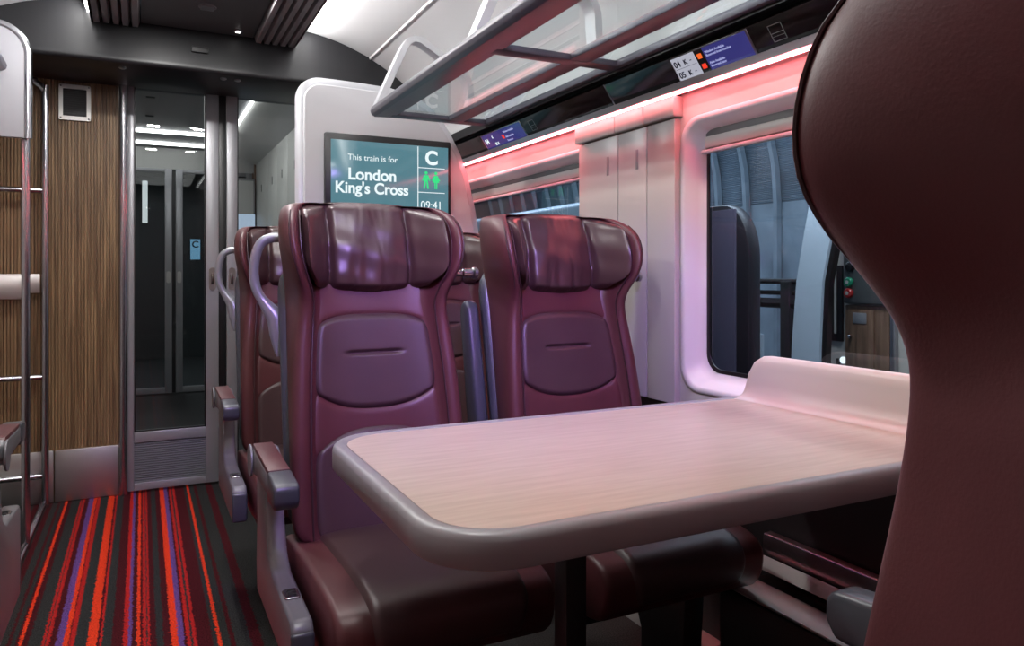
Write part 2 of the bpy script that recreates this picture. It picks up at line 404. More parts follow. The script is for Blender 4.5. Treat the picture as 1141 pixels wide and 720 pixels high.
# small lamps on the soffit and beam
for x in (-.075, .325, .385):
    o = MB().lathe([(.014, 0), (.014, -.006), (.009, -.009), (.004, -.010)], (x, 3.56, 1.906), 'z', 12).done('soffit_stud', M_alu)
    tag(o, {-.075: 'small metal stud under the black beam above the jamb post', .325: 'small metal stud under the beam above the left glass door edge', .385: 'small metal stud under the beam above the right glass door edge'}[x], 'stud')
o = MB().box(.19, .258, 3.478, 3.494, 1.985, 2.012, .003).done('sensor_window', M_matt); tag(o, 'small black sensor slot on the beam face', 'sensor')
t = thing('ceiling_speaker', 'round slotted speaker in the dark ceiling', 'speaker', (.23, 3.16, 2.082))
MB().lathe([(.034, 0), (.034, -.004), (.028, -.006)], (0, 0, 0)).done('speaker_ring', M_flute, t)
m_ = MB()
for i in range(6): m_.box(-.024, .024, -.022 + i * .0085, -.018 + i * .0085, -.009, -.006)
m_.done('slots', M_alu, t)
t = thing('downlight', 'small lit square downlight in the dark ceiling near the beam', 'downlight', (.372, 3.42, 2.082))
MB().box(-.018, .018, -.018, .018, -.004, 0, .002).done('bezel', M_alu, t); MB().box(-.009, .009, -.009, .009, -.006, -.003).done('lens', M_spot, t)

# ------------------------------------------------------------------ right wall with windows
H1 = (.22, .715, 1.655, 1.452, .065)     # window opening beside the table (y0,z0,y1,z1,r)
H2 = (2.10, .715, 3.75, 1.452, .065)     # window opening further back
outer = [(YB, .66), (YD, .66), (YD, 1.53), (YB, 1.53)]
m_ = MB().sheet(outer, [rr(*H1), rr(*H2)], lambda y, z: Vector((XW, y, z)))
o = m_.done('wall_right', M_wall, recalc=False)
md = o.modifiers.new('thick', 'SOLIDIFY'); md.thickness = .012; md.offset = 1 if o.data.polygons[0].normal.x > 0 else -1
tag(o, 'warm white side wall round the train windows', 'wall', kind='structure')
o = MB().box(XW + .004, XW + .02, YB, YD, 0, .66).done('wall_right_lower', M_wallshade); tag(o, 'lower side wall under the windows, coloured dark for the shade', 'wall', kind='structure')
for i, (H, lab) in enumerate(((H1, 'large train window beside the table'), (H2, 'train window behind the far seats next to the white partition'))):
    y0, z0, y1, z1, r = H
    t = thing('window_%d' % (i + 1), lab, 'window', (XW, (y0 + y1) / 2, z0), kind='structure')
    loc = lambda p, x: Vector((x - XW, p[0] - (y0 + y1) / 2, p[1] - z0))
    rings = []
    for d, x in ((.012, XW + .001), (.010, XW - .004), (0, XW - .006), (-.008, XW - .002), (-.022, XW + .03), (-.036, XW + .042), (-.046, XW + .045)):
        rings.append([loc(p, x) for p in rr(y0 - d, z0 - d, y1 + d, z1 + d, r + d * .3)])
    MB().loft(rings, caps=False).done('window_reveal', M_reveal, t, smooth=60)
    rings = [[loc(p, x) for p in rr(y0 - d, z0 - d, y1 + d, z1 + d, r + d * .3)] for d, x in ((-.044, XW + .047), (-.044, XW + .043), (-.054, XW + .043), (-.054, XW + .047))]
    MB().loft(rings, caps=False).done('gasket', M_black, t)
    m_ = MB().prism([(p[0] - (y0 + y1) / 2, p[1] - z0) for p in rr(y0 + .045, z0 + .035, y1 - .045, z1 - .03, r)], 'x', .0475, .0525)
    m_.done('glass_pane', M_glasswin, t, smooth=20)
    # blind in its recess over the pane
    hy = (y1 - y0) / 2 - .050; zt = z1 - z0
    MB().box(.028, .040, -hy, hy, zt - .078, zt - .045, .005).done('blind_bar', M_wall, t)
    MB().box(.018, .032, -hy - .004, hy + .004, zt - .094, zt - .082, .004).done('blind_rail', M_reveal, t)
    MB().box(.034, .046, -hy, hy, zt - .09, zt - .015, .002).done('blind_cassette', mat('blind_dark_%d' % i, (.09, .085, .09), .4), t)

# pilaster between the windows
t = thing('wall_pillar', 'warm white pilaster panels between the two windows', 'pillar', (XW, 1.93, 0), kind='structure')
for ya, yb in ((1.672, 1.800), (1.803, 1.950), (1.953, 2.185)):
    MB().box(-.020, .004, ya - 1.93, yb - 1.93, .662, 1.468, .004).done('panel', M_wall, t)
for ya, yb in ((1.660, 1.800), (1.803, 1.950), (1.953, 2.190)):
    MB().box(-.034, .004, ya - 1.93, yb - 1.93, 1.471, 1.529, .005).done('header_panel', M_wall, t)
for y in (1.849, 2.007):
    m_ = MB(); m_.box(-.0225, -.0185, y - 1.936, y - 1.924, 1.345, 1.405, .002)
    MBs = m_.done('slot', mat('slot_grey_%d' % int(y * 1000), (.30, .26, .26), .4), t)
k += 1
# light strip and black display band over the windows
for sgn, m_led, labs in ((1, M_ledpink, ('pink glowing light strip over the windows', 'grey aluminium channel holding the pink light strip')), (-1, M_ledpink2, ('pink glowing light strip over the windows across the aisle', 'grey aluminium channel holding the light strip across the aisle'))):
    f = (lambda x: x) if sgn > 0 else mx
    yend = 3.85 if sgn > 0 else 3.25
    o = MB().box(f(1.322), f(1.336), YB, yend, 1.528, 1.539, .003).done('light_strip', m_led); tag(o, labs[0], 'light strip')
    pts = [(1.314, 1.533), (1.311, 1.553), (1.345, 1.553), (1.372, 1.541), (1.372, 1.530), (1.338, 1.530), (1.338, 1.541), (1.319, 1.541), (1.319, 1.533)]
    k += 1
    o = MB().prism([(f(x), z) for x, z in pts], 'y', YB, yend).done('trim_%d' % k, M_alu, smooth=20); tag(o, labs[1], 'trim', kind='structure')
# band
cuts = [YB, .55, 1.948, 3.85]; labs = ['glossy black band panel over the window behind the camera', 'glossy black band panel over the table window', 'glossy black band panel near the white partition']
bw = Vector((-.045, 0, .062)); bw_n = bw.normalized()
for (ya, yb), lab in zip(zip(cuts, cuts[1:]), labs):
    pts = [(1.330, 1.554), (1.285, 1.616), (1.30, 1.63), (1.36, 1.57), (1.36, 1.554)]
    o = MB().prism(pts, 'y', ya + .002, yb - .002, .002).done('display_band', M_gloss); tag(o, lab, 'band panel', group='black band panels over the windows')
o = MB().box(1.287, 1.345, 1.945, 1.951, 1.556, 1.612, 0, xf=None).done('trim_20', M_alu); bpy.data.objects.remove(o)
k += 1
o = MB().prism([(1.329, 1.555), (1.284, 1.617), (1.286, 1.619), (1.331, 1.557)], 'y', 1.9455, 1.9505).done('trim_%d' % k, M_alu); tag(o, 'thin bright joint strip between two black band panels', 'trim', kind='structure')
k += 1
o = MB().prism([(1.262, 1.628), (1.262, 1.664), (1.345, 1.664), (1.345, 1.60), (1.30, 1.632)], 'y', YB, 3.85).done('trim_%d' % k, M_black); tag(o, 'black soffit strip between luggage rack and black band', 'trim', kind='structure')

nrm = Vector((-.062, 0, -.045)).normalized(); ax = Vector((0, -1, 0)); up = Vector((-.045, 0, .062)).normalized()
def band_mtx(v, y, d=.0):   # point on the band: v = metres up from its lower edge
    p = Vector((1.330, y, 1.554)) + up * v + nrm * d
    return Matrix(((ax.x, up.x, nrm.x, p.x), (ax.y, up.y, nrm.y, p.y), (ax.z, up.z, nrm.z, p.z), (0, 0, 0, 1)))
def band_text(s, m, par, y, v, size, bold=0, d=.0035, sx=1):
    return text('lettering', s, m, par, None, size, mtx=par.matrix_world.inverted() @ band_mtx(v, y, d) if False else band_mtx(v, y, d), bold=bold, sx=sx)
def band_panel(name, m, par, ya, yb, v0, v1, d0, d1):
    m_ = MB(); m_.box(0, ya - yb, v0, v1, d0, d1, .0006, 1, xf=band_mtx(0, ya, 0)); return m_.done(name, m, par)
t = thing('seat_display', 'seat number display with pale left part and blue screen above the table window', 'display')
fr = band_panel('bezel', M_alu, t, 1.628, 1.340, .004, .074, .0, .002)
p1 = band_panel('pale_label', M_scrwhite, t, 1.624, 1.532, .007, .071, .002, .003)
p2 = band_panel('status_strip', M_black, t, 1.532, 1.500, .007, .071, .002, .003)
p3 = band_panel('blue_screen', M_scrblue, t, 1.500, 1.346, .007, .071, .002, .003)
band_text('04', M_textk, p1, 1.618, .045, .024, .0004, sx=1.0); band_text('K', M_textk, p1, 1.580, .046, .020, .0004); band_text('-', M_textk, p1, 1.556, .047, .024)
band_text('05', M_textk, p1, 1.618, .013, .024, .0004); band_text('K', M_textk, p1, 1.580, .014, .020, .0004); band_text('-', M_textk, p1, 1.556, .015, .024)
band_panel('divider', M_textk, p1, 1.620, 1.536, .0385, .0393, .003, .0034)
for v, mm in ((.046, M_texto), (.017, emis('lit_red', (1., .06, .03), .9))):
    m_ = MB(); m_.box(.004, .020, v, v + .014, .003, .0042, .001, 1, xf=band_mtx(0, 1.528, 0)); m_.done('indicator', mm, p2)
dimw = emis('lit_dim', (.50, .52, .95), .7)
for s, v in (('Window Available', .054), ('Reserved from London', .045), ('Aisle Available', .024), ('Reserved later', .015)):
    band_text(s, dimw, p3, 1.494, v, .0095)
t = thing('seat_display', 'small blue seat number display near the white partition', 'display')
band_panel('bezel', M_alu, t, 2.895, 2.53, .004, .074, .0, .002)
p3 = band_panel('blue_screen', M_scrblue, t, 2.888, 2.537, .007, .071, .002, .003)
band_text('04', M_textw, p3, 2.875, .030, .032, .0004); band_text('K', M_textw, p3, 2.80, .046, .018); band_text('05 K', M_textw, p3, 2.80, .014, .018)
for s, v in (('Window Available', .052), ('Aisle Available', .030), ('Reserved', .014)): band_text(s, dimw, p3, 2.69, v, .012)
m_ = MB().box(0, .016, .030, .046, .003, .0042, xf=band_mtx(0, 2.715, 0)); m_.done('indicator', emis('lit_red_b', (1., .06, .03), .9), p3)
for yc_, lab in ((1.262, 'faint engraved window icon on the black band above the table window'), (2.46, 'faint engraved window icon on the black band beside the small blue display')):
    m_ = MB()
    for (u0, u1, v0, v1) in ((0, .040, .018, .0195), (0, .040, .058, .0595), (0, .0015, .018, .0595), (.0385, .040, .018, .0595), (0, .04, .038, .0392), (0, .040, .030, .0308)):
        m_.box(u0, u1, v0, v1, 0, .0008, xf=band_mtx(0, yc_ + .02, .0002))
    tag(m_.done('window_icon', M_textgrey), lab, 'icon')

# skirting and heater
o = MB().prism([(XW - .06, 0), (XW - .06, .05), (XW - .045, .062), (XW + .01, .062), (XW + .01, 0)], 'y', 1.50, YD - .03, .003).done('baseboard_right', M_wall); tag(o, 'pale skirting along the foot of the side wall', 'baseboard', kind='structure')
t = thing('wall_heater', 'long black wall heater with bright metal top rails under the table', 'heater', (1.28, .2, 0))
m_ = MB(); m_.prism([(-.085, 0), (-.085, .312), (.08, .312), (.08, 0)], 'y', -2.3, 1.13, .006); m_.done('heater_box', M_black, t)
m_ = MB(); m_.box(-.083, .002, -2.3, 1.12, .3125, .320, .003); m_.done('front_rail', M_steel, t)
m_ = MB(); m_.prism([(.018, .338), (.034, .366), (.038, .364), (.022, .336)], 'y', -2.3, 1.13); m_.done('middle_rail', M_steel, t)
m_ = MB(); m_.prism([(.046, .362), (.052, .41), (.075, .412), (.075, .36)], 'y', -2.3, 1.13, .003); m_.done('rear_rail', M_alu, t)

# ------------------------------------------------------------------ white partition with display
pts = [(.577, 0), (.577, 1.725)] + [(.645 - .068 * math.cos(math.radians(q_)), 1.725 + .068 * math.sin(math.radians(q_))) for q_ in range(10, 91, 10)] + [(.70, 1.793), (.80, 1.791), (.93, 1.785), (1.03, 1.768), (1.09, 1.735), (1.14, 1.69), (1.184, 1.63), (1.230, 1.545), (1.264, 1.46), (1.30, 1.31), (1.325, 1.15), (1.333, 1.0), (1.333, 0)]
t = thing('partition', 'white partition with rounded top corner behind the seats carrying the screen', 'partition', (0, 3.05, 0))
MB().prism(pts, 'y', -.028, .028, .006, 3).done('panel', M_white, t)
path = [(x, 0, z) for x, z in pts[:-1]]
MB().tube([(p[0], p[1], p[2]) for i, p in enumerate(path)], .031, 8, flat=.25).done('edge_trim', M_rackw, t)
tv = thing('information_screen', 'wide black information screen showing the train destination on the partition', 'screen', (.93, 3.02, 1.40))
MB().box(-.277, .262, -.028, .0, -.19, .197, .006).done('housing', mat('screen_housing', (.010, .010, .011), .38), tv)
sc = MB().box(-.254, .248, -.0292, -.027, -.165, .170, .0008).done('display', M_scr, tv)
yt = -.0298
text('lettering', 'This train is for', M_textw, sc, (-.082, yt, .092), .0335, align='CENTER', bold=.0)
text('lettering', 'London', M_textw, sc, (-.084, yt, .013), .066, align='CENTER', bold=.0016)
text('lettering', "King's Cross", M_textw, sc, (-.084, yt, -.042), .064, align='CENTER', bold=.0016, sx=.95)
text('lettering', 'C', M_textw, sc, (.172, yt, .095), .080, align='CENTER', bold=.003)
text('lettering', '09:41', M_textw, sc, (.172, yt, -.096), .049, align='CENTER', sx=.90)
m_ = MB(); m_.box(.110, .1135, yt - .0005, yt, -.163, .166); m_.box(.1135, .232, yt - .0005, yt, .0765, .0795); m_.box(.1135, .232, yt - .0005, yt, -.0275, -.0245); m_.done('grid_lines', M_textw, sc)
def person_icon(cx, cz, h, dress):
    m_ = MB(); u = h / 10.
    m_.lathe([(.95 * u, 0), (.95 * u, .0006)], (cx, yt - .0006, cz + 4.3 * u), 'y', 16)
    def pl(P): m_.prism([(cx + p[0] * u, cz + p[1] * u) for p in P], 'y', yt - .0006, yt)
    if dress:
        pl([(-.9, 3), (.9, 3), (2.1, -1.2), (-2.1, -1.2)]); pl([(-.9, -1.2), (-.15, -1.2), (-.2, -5), (-.8, -5)]); pl([(.15, -1.2), (.9, -1.2), (.8, -5), (.2, -5)])
        pl([(-1.0, 3), (-2.6, .0), (-2.0, -.3), (-.6, 2)]); pl([(1.0, 3), (2.6, .0), (2.0, -.3), (.6, 2)])
    else:
        pl([(-1.3, 3), (1.3, 3), (1.1, -.6), (-1.1, -.6)]); pl([(-1.1, -.6), (-.05, -.6), (-.7, -5), (-1.7, -5)]); pl([(.05, -.6), (1.1, -.6), (1.7, -5), (.7, -5)])
        pl([(-1.3, 3), (-2.6, -.2), (-1.9, -.5), (-.9, 1.6)]); pl([(1.3, 3), (2.6, -.2), (1.9, -.5), (.9, 1.6)])
    m_.done('person_symbol', M_textg, sc)
person_icon(.148, .026, .072, False); person_icon(.192, .026, .072, True)

# ------------------------------------------------------------------ luggage rack above the seats
def rack(sgn, ya, yb, z0, label, hoops, xoff=0.):
    f = (lambda x: x) if sgn > 0 else (lambda x: mx(x) + xoff)
    t = thing('luggage_rack', label, 'luggage rack', (0, 0, z0))
    pts = [(.800, .000), (.787, .008), (.782, .022), (.787, .038), (.800, .046), (.815, .046), (.830, .030), (.875, .022), (.875, .004)]
    MB().prism([(f(x), z) for x, z in pts], 'y', ya, yb, .003).done('front_rail', M_rail, t, smooth=50)
    MB().box(f(1.085), f(1.150), ya, yb - .03, .004, .024, .003).done('middle_rail', M_rail, t)
    MB().box(f(1.245), f(1.285), ya, yb - .03, .004, .026, .003).done('back_rail', M_rail, t)
    for y in hoops:
        yy = min(y, yb - .028)
        MB().box(f(.83), f(1.26), yy - .026, yy + .026, .003, .022, .003).done('cross_bar', M_rail, t)
        P = smooth_path([(.800, .035), (.858, .16), (.915, .275), (.935, .305), (.965, .308), (1.05, .262), (1.15, .195), (1.185, .16), (1.20, .10), (1.205, .02)], 4) if False else None
        path2 = [(.800, .030), (.858, .165), (.905, .270), (.922, .296), (.945, .308), (.972, .306), (1.06, .256), (1.14, .206), (1.166, .182), (1.178, .150), (1.186, .02)]
        th = .024; rings = []
        pv = [Vector((a, b)) for a, b in path2]
        for i, p in enumerate(pv):
            d = (pv[min(i + 1, len(pv) - 1)] - pv[max(i - 1, 0)]).normalized(); n_ = Vector((-d.y, d.x))
            a = p + n_ * th / 2; b = p - n_ * th / 2
            rings.append([(f(a.x), yy - .026, a.y), (f(a.x), yy + .026, a.y), (f(b.x), yy + .026, b.y), (f(b.x), yy - .026, b.y)])
        h = MB().loft(rings).done('bracket', M_rackw, t, smooth=30)
        MB().lathe([(.010, 0), (.010, .004), (.006, .007)], (f(1.172) if sgn > 0 else f(1.172), yy, .11), 'x', 12).done('bolt', M_chrome, h)
    ys = sorted([ya] + [min(y, yb - .028) for y in hoops]); ys = [ya] + [y for y in ys if y > ya]
    for p, q in zip(ys, ys[1:]):
        MB().box(f(.872), f(1.088), p + .024, q - .024, .012, .018).done('glass_pane', M_glassrack, t)
        MB().box(f(1.147), f(1.248), p + .024, q - .024, .012, .018).done('glass_pane', M_glassrack, t)
    return t
rack(1, YB + .1, 2.80, 1.632, 'glazed overhead luggage rack with silver arched brackets above the window seats', (-.15, .85, 1.84, 2.80))
rack(-1, YB + .1, 3.19, 1.752, 'overhead luggage rack across the aisle ending at the grey panel', (-.15, .85, 1.84, 2.80), xoff=-.09)

# ------------------------------------------------------------------ table
t = thing('table', 'oak topped table with grey rounded rim between the facing seats', 'table', (.80, 1.045, 0))
x0, x1, y0, y1 = -.515, .50, -.305, .300
def table_ring(inset, z, r):
    a = rr(x0 + inset, y0 + inset, x1, y1 - inset, r)
    # square corners at the wall side
    out = []
    for x, y in a:
        out.append((x, y, z))
    return out
def tring(d, z):
    r = .105 - d; pts = []
    for cx, cy, a in ((x0 + d + r, y1 - d - r, 90), (x0 + d + r, y0 + d + r, 180)):
        for i in range(13):
            q = math.radians(a + 90 * i / 12); pts.append((cx + r * math.cos(q), cy + r * math.sin(q), z))
    pts += [(x1, y0 + d, z), (x1, y1 - d, z)]
    return pts
MB().loft([tring(.010, .698), tring(.003, .699), tring(0, .704), tring(0, .731), tring(.002, .737), tring(.006, .7405), tring(.012, .7415), tring(.020, .7408), tring(.024, .739), tring(.024, .70)]).done('rim', M_rim, t, smooth=40)
MB().loft([tring(.0245, .69), tring(.0245, .7392)]).done('table_top', M_oak, t, smooth=30)
# upstand along the wall
def splash(u, v):
    # v along the table depth, u up the profile
    return None
prof = [(.432, .7395), (.446, .741), (.458, .747), (.466, .758), (.472, .775), (.478, .812), (.480, .828), (.486, .838), (.494, .841), (.503, .838), (.508, .83), (.508, .7395)]
rings = []
ends = [(y1 - .012, 0.0), (y1 - .013, .35), (y1 - .020, .62), (y1 - .034, .85), (y1 - .055, .97), (y1 - .080, 1.0), (0., 1.0), (y0 + .08, 1.0), (y0 + .055, .97), (y0 + .034, .85), (y0 + .02, .62), (y0 + .013, .35), (y0 + .012, 0.)]
for y, sc_ in ends:
    rings.append([(px, y, .7395 + (pz - .7395) * max(sc_, .02)) for px, pz in prof])
MB().loft(rings).done('backsplash', M_splash, t, smooth=50)
m_ = MB(); m_.box(-.142, -.098, .07, .115, .0, .70, .006); m_.done('leg', M_matt, t)
m_ = MB(); m_.box(-.17, -.07, .02, .165, .675, .70, .004); m_.done('leg_bracket', M_matt, t); MB().box(-.19, -.05, .03, .155, 0, .012, .004).done('foot_plate', M_matt, t)
MB().box(-.40, .46, -.02, .19, .676, .699, .004).done('support_arm', M_matt, t)

# ------------------------------------------------------------------ seats
def yc(z): return .205 * (z - .47) + .02 * sstep(.9, 1.2, z)
LV = [  # z, wf, p, wi
    (.44, .194, .030, .150), (.50, .198, .036, .150), (.60, .197, .042, .150), (.70, .193, .046, .148), (.80, .187, .047, .144), (.88, .177, .046, .138), (.935, .166, .048, .134), (.97, .164, .058, .132),
    (1.00, .174, .080, .138), (1.035, .194, .112, .152), (1.07, .209, .132, .162), (1.11, .216, .138, .166), (1.15, .214, .130, .165), (1.178, .206, .102, .160), (1.196, .192, .066, .150), (1.206, .168, .030, .125)]
LVN = [(z, w - .010 * (z < .9) * (z > .5), p, wi) for z, w, p, wi in LV]
LV = [(z, {.44: .199, .50: .204, .60: .204, .70: .201, .80: .196, .88: .189, .935: .181, .97: .178, 1.00: .184, 1.035: .197}.get(z, w), p, wi) for z, w, p, wi in LV]
def back_ring(z, wf, p, wi, wb=.191):
    y = yc(z); half = [(0, 0), (.62 * wi, .0), (wi, -.12 * p), (wi + .010, -.80 * p), ((wi + .010 + wf) / 2, -1.05 * p), (wf - .004, -.88 * p), (wf, -.35 * p), (lerp(wf, wb, .55), .035), (wb, .065), (wb - .012, .088), (.10, .095), (0, .095)]
    if z > 1.13:
        q = sstep(1.13, 1.205, z); half = [(hx, hy if hy < .03 else lerp(hy, .045, q * .8)) for hx, hy in half]
        half = [(min(hx, lerp(.3, wf, q)), hy) for hx, hy in half]
    r = [(hx, y + hy, z) for hx, hy in half]
    return r + [(-hx, hy, hz) for hx, hy, hz in r[-2:0:-1]]

def make_seat(name, label, loc, rz=0, mirror=False, console=True, handle=True, hook=True, centre=None, con_bottom=.335, pedestal=False, group=None, LV=LV):
    t = thing(name, label, 'seat', loc, rz, group); d = dict(mirror=mirror)
    MB().loft([back_ring(*l) for l in LV]).done('backrest', M_maroon, t, sub=2, **d)
    # piping that follows the inner and outer seams of the wings
    m_ = MB()
    for s in (-1, 1):
        m_.tube(smooth_path([(s * (l[3] + .012), yc(l[0]) - l[2] * .82, l[0]) for l in LV[:-2]], 3), .0022, 6)
        m_.tube(smooth_path([(s * (l[1] - .012), yc(l[0]) - l[2] * .93, l[0]) for l in LV[8:-2]], 3), .0020, 6)
    m_.done('piping', M_pipe, t, **d)
    # padded panels
    def pad(zlo, zhi, W, H, slit=None, pow_=6):
        def f(u, v):
            a = 2 * u - 1; b = 2 * v - 1
            a = math.copysign(1 - (1 - abs(a)) ** 1.35, a) if abs(a) > .0 else a
            zl = zlo(a); zh = zhi(a); z = lerp(zl, zh, v)
            w = W(z) * (1 - .085 * abs(b) ** pow_)
            x = a * w
            e = min((1 - abs(a)) * w, min(v, 1 - v) * (zh - zl))
            h = H * (1 - (1 - min(1, e / .018)) ** 2) - .004
            if e <= .0001: h = -.010
            if slit:
                h -= .0085 * math.exp(-((z - slit[0]) / .0042) ** 2) * (1 - sstep(slit[1] - .008, slit[1], abs(x)))
            cur = .028 * (abs(x) / .15) ** 3.2
            return Vector((x, yc(z) - h - cur * .55, z))
        return f
    wtab = [(l[0], l[3] + .004) for l in LV]
    Wf = lambda z: interp(wtab, z)[0] - .002
    MB().grid(pad(lambda a: .722 + .040 * abs(a) ** 2.6, lambda a: .944 - .022 * abs(a) ** 4, Wf, .013, (.852, .068)), 44, 90).done('upper_pad', M_plum, t, smooth=80, **d)
    MB().grid(pad(lambda a: .455, lambda a: .690 - .045 * abs(a) ** 2.6, Wf, .013), 40, 50).done('lower_pad', M_plum, t, smooth=80, **d)
    MB().grid(pad(lambda a: .667 - .045 * abs(a) ** 2.6, lambda a: .730 + .044 * abs(a) ** 2.6, lambda z: Wf(z) + .002, .007), 40, 16).done('lumbar_band', M_maroon, t, smooth=80, **d)
    MB().grid(pad(lambda a: .935 - .024 * abs(a) ** 4, lambda a: 1.03, Wf, .006), 40, 16).done('yoke_band', M_maroon, t, smooth=80, **d)
    # headrest pillow: three soft sections with gathered creases
    rnd = random.Random(3); wr = [(rnd.uniform(-.09, .09), rnd.uniform(.004, .009), rnd.uniform(-.5, .5), rnd.uniform(.0012, .0032)) for _ in range(9)]
    def pil(u, v):
        a = 2 * u - 1; zb = .992 + .014 * abs(a) ** 2; zt = 1.200 - .010 * abs(a) ** 4
        w = .170 * (1 - .06 * abs(2 * v - 1) ** 7 - .16 * (1 - sstep(0, .42, v)) ** 2)
        x = a * w; s = v
        z = lerp(zb, zt, s)
        e = min(s / .10, 1); puff = .020 + .020 * (1 - (2 * s - 1) ** 2) + .006 * math.sin(s * PI * .9)
        edge = math.sin(min(1, e) * PI / 2)
        crease = sum(.017 * math.exp(-((x - c) / .0075) ** 2) for c in (-.098, .096))
        sec = .007 * math.cos(min(1, abs(x) / .097) * PI / 2)
        wrk = 0
        for c, wd, sl, am in wr:
            dx = x - (c + sl * (z - 1.08) * .35); side = abs(2 * s - 1)
            wrk += am * math.exp(-(dx / wd) ** 2) * (.04 + 1.3 * (1 - s) ** 3 + .35 * s ** 4)
        h = puff * edge + sec * edge - crease * (.55 + .45 * edge) - wrk * edge * .9 + .0035 * edge * math.sin(x * 47 + z * 31 + 1.3) * math.sin(z * 52 - x * 22)
        ex = max(0, min((1 - abs(a)) / .05, 1)); h = lerp(.002, h, math.sin(ex * PI / 2))
        h = lerp(h, .004, sstep(.93, 1., s))
        wing = .092 * sstep(.098, .176, abs(x)) * (1 - .5 * sstep(.85, 1, s))
        return Vector((x, yc(z) - h - wing, z + .010 * sstep(.8, 1, s) * (1 - abs(a) ** 3)))
    m_ = MB(); m_.grid(pil, 96, 54)
    o = m_.done('headrest_pillow', M_pillow, t, smooth=80, **d)
    md = o.modifiers.new('thick', 'SOLIDIFY'); md.thickness = .012; md.offset = -1
    # grey rear shell
    rings = []
    for z in (.42, .55, .70, .85, .97, 1.03, 1.06, 1.075):
        q = 1 - .35 * sstep(1.0, 1.08, z); y = yc(z); w = .212 * (1 if z < 1.03 else q + .2)
        w = .203 - .06 * sstep(1.03, 1.08, z)
        r_ = [(w - .004, y + .052, z), (w, y + .066, z), (w, y + .095, z), (w - .02, y + .118, z), (w * .5, y + .124, z)]
        rings.append(r_ + [(-x, yy, zz) for x, yy, zz in r_[::-1]])
    MB().loft(rings).done('rear_shell', M_shell, t, sub=1, **d)
    # cushion: side profile swept across
    top = [(.075, .452), (.0, .462), (-.12, .470), (-.25, .476), (-.345, .475), (-.400, .466), (-.424, .446), (-.429, .418), (-.418, .378), (-.385, .350), (-.30, .340), (-.05, .335), (.075, .335)]
    q = smooth_path([(p[0], p[1], 0) for p in top[:11]], 3)
    poly = [(v.x, v.y) for v in q] + top[11:]
    ring2 = []
    for x, dn in ((-.207, .016), (-.203, .006), (-.193, 0), (.193, 0), (.203, .006), (.207, .016)):
        cy_, cz_ = -.16, .405
        ring2.append([(x, py + (cy_ - py) * dn * 3.2, pz + (cz_ - pz) * dn * 3.2 * 1.6) for py, pz in poly])
    MB().loft(ring2).done('seat_cushion', M_maroon, t, smooth=50, **d)
    # centre panel folded over the front
    pth = smooth_path([(p[0], p[1], 0) for p in top[1:9]], 8); ln = [0]
    for a_, b_ in zip(pth, pth[1:]): ln.append(ln[-1] + (b_ - a_).length)
    def cpad(u, v):
        a = 2 * u - 1; s = v * ln[-1]; i = 0
        while i < len(ln) - 2 and ln[i + 1] < s: i += 1
        f = (s - ln[i]) / max(1e-6, ln[i + 1] - ln[i]); p = pth[i].lerp(pth[i + 1], f); dd = (pth[min(i + 1, len(pth) - 1)] - pth[i]).normalized(); n_ = Vector((dd.y, -dd.x, 0))
        if n_.y < 0 and v < .5: n_ = -n_
        b = 2 * v - 1; w = .150 * (1 - (.14 * b ** 8 if b > 0 else .0))
        e = min((1 - abs(a)) * w, (1 - v) * ln[-1], v * ln[-1] + .01); h = .014 * (1 - (1 - min(1, e / .016)) ** 2) - .003
        if e <= .0005: h = -.006
        return Vector((a * w, p.x + n_.x * h, p.y + n_.y * h))
    MB().grid(cpad, 40, 60).done('cushion_panel', M_plum, t, smooth=80, **d)
    m_ = MB(); m_.box(-.19, .19, -.30, .10, .298, .339, .010); m_.done('seat_frame', M_matt, t, **d)
    if pedestal:
        m_ = MB(); m_.prism([(-.24, .305), (.0, .305), (-.02, .22), (-.06, .13), (-.06, .016), (-.22, .016)], 'x', .14, .20, .006)
        m_.done('pedestal', M_matt, t, **d)
    else:
        m_ = MB(); m_.box(.16, .335, -.10, .06, .30, .335, .006); m_.done('side_beam', M_matt, t, **d)
    if console:
        pts = [(-.335, con_bottom), (-.340, con_bottom + .06), (-.338, .425), (-.322, .438), (-.12, .448), (-.075, .470), (-.045, .52), (-.030, .60), (-.010, .648), (.030, .665), (.075, .660), (.095, .63), (.085, .50), (.10, .40), (.085, con_bottom)]
        MB().prism(pts, 'x', -.263, -.224, .008, 3).done('side_console', M_console, t, **d)
        MB().box(-.264, -.223, -.3425, -.328, con_bottom + .004, .421, .007, 3).done('console_end_cap', M_cap, t, **d)
        so = MB().prism(rr(-.014, -.022, .014, .022, .007, 4), 'z', .440, .4445, .0012, 1, xf=Matrix.Translation((-.2435, -.225, .001))).done('control_plate', M_chrome, t, **d)
        MB().box(-.2515, -.2355, -.238, -.223, .444, .449, .002).box(-.250, -.237, -.218, -.210, .444, .4475, .002).done('button', M_black, so, **d)
        xa, xb = -.281, -.238
        a = MB().prism([(.045, .630), (.045, .662), (.03, .672), (-.195, .664), (-.195, .618), (-.04, .618), (.0, .61)], 'x', xa, xb, .008, 3).done('armrest', M_console, t, **d)
        MB().prism([(.030, .668), (.020, .676), (-.192, .668), (-.192, .654), (.030, .662)], 'x', xa + .001, xb - .001, .005, 2).done('arm_pad', M_maroon, a, **d)
        MB().prism([(-.192, .667), (-.270, .660), (-.278, .652), (-.278, .626), (-.268, .613), (-.192, .613)], 'x', xa - .001, xb + .001, .006, 3).done('arm_end_cap', M_cap, a, **d)
        MB().lathe([(.034, 0), (.034, .004), (.028, .006), (.010, .006)], (xa - .005, .030, .638), 'x', 20).done('hinge_cover', M_console, a, **d)
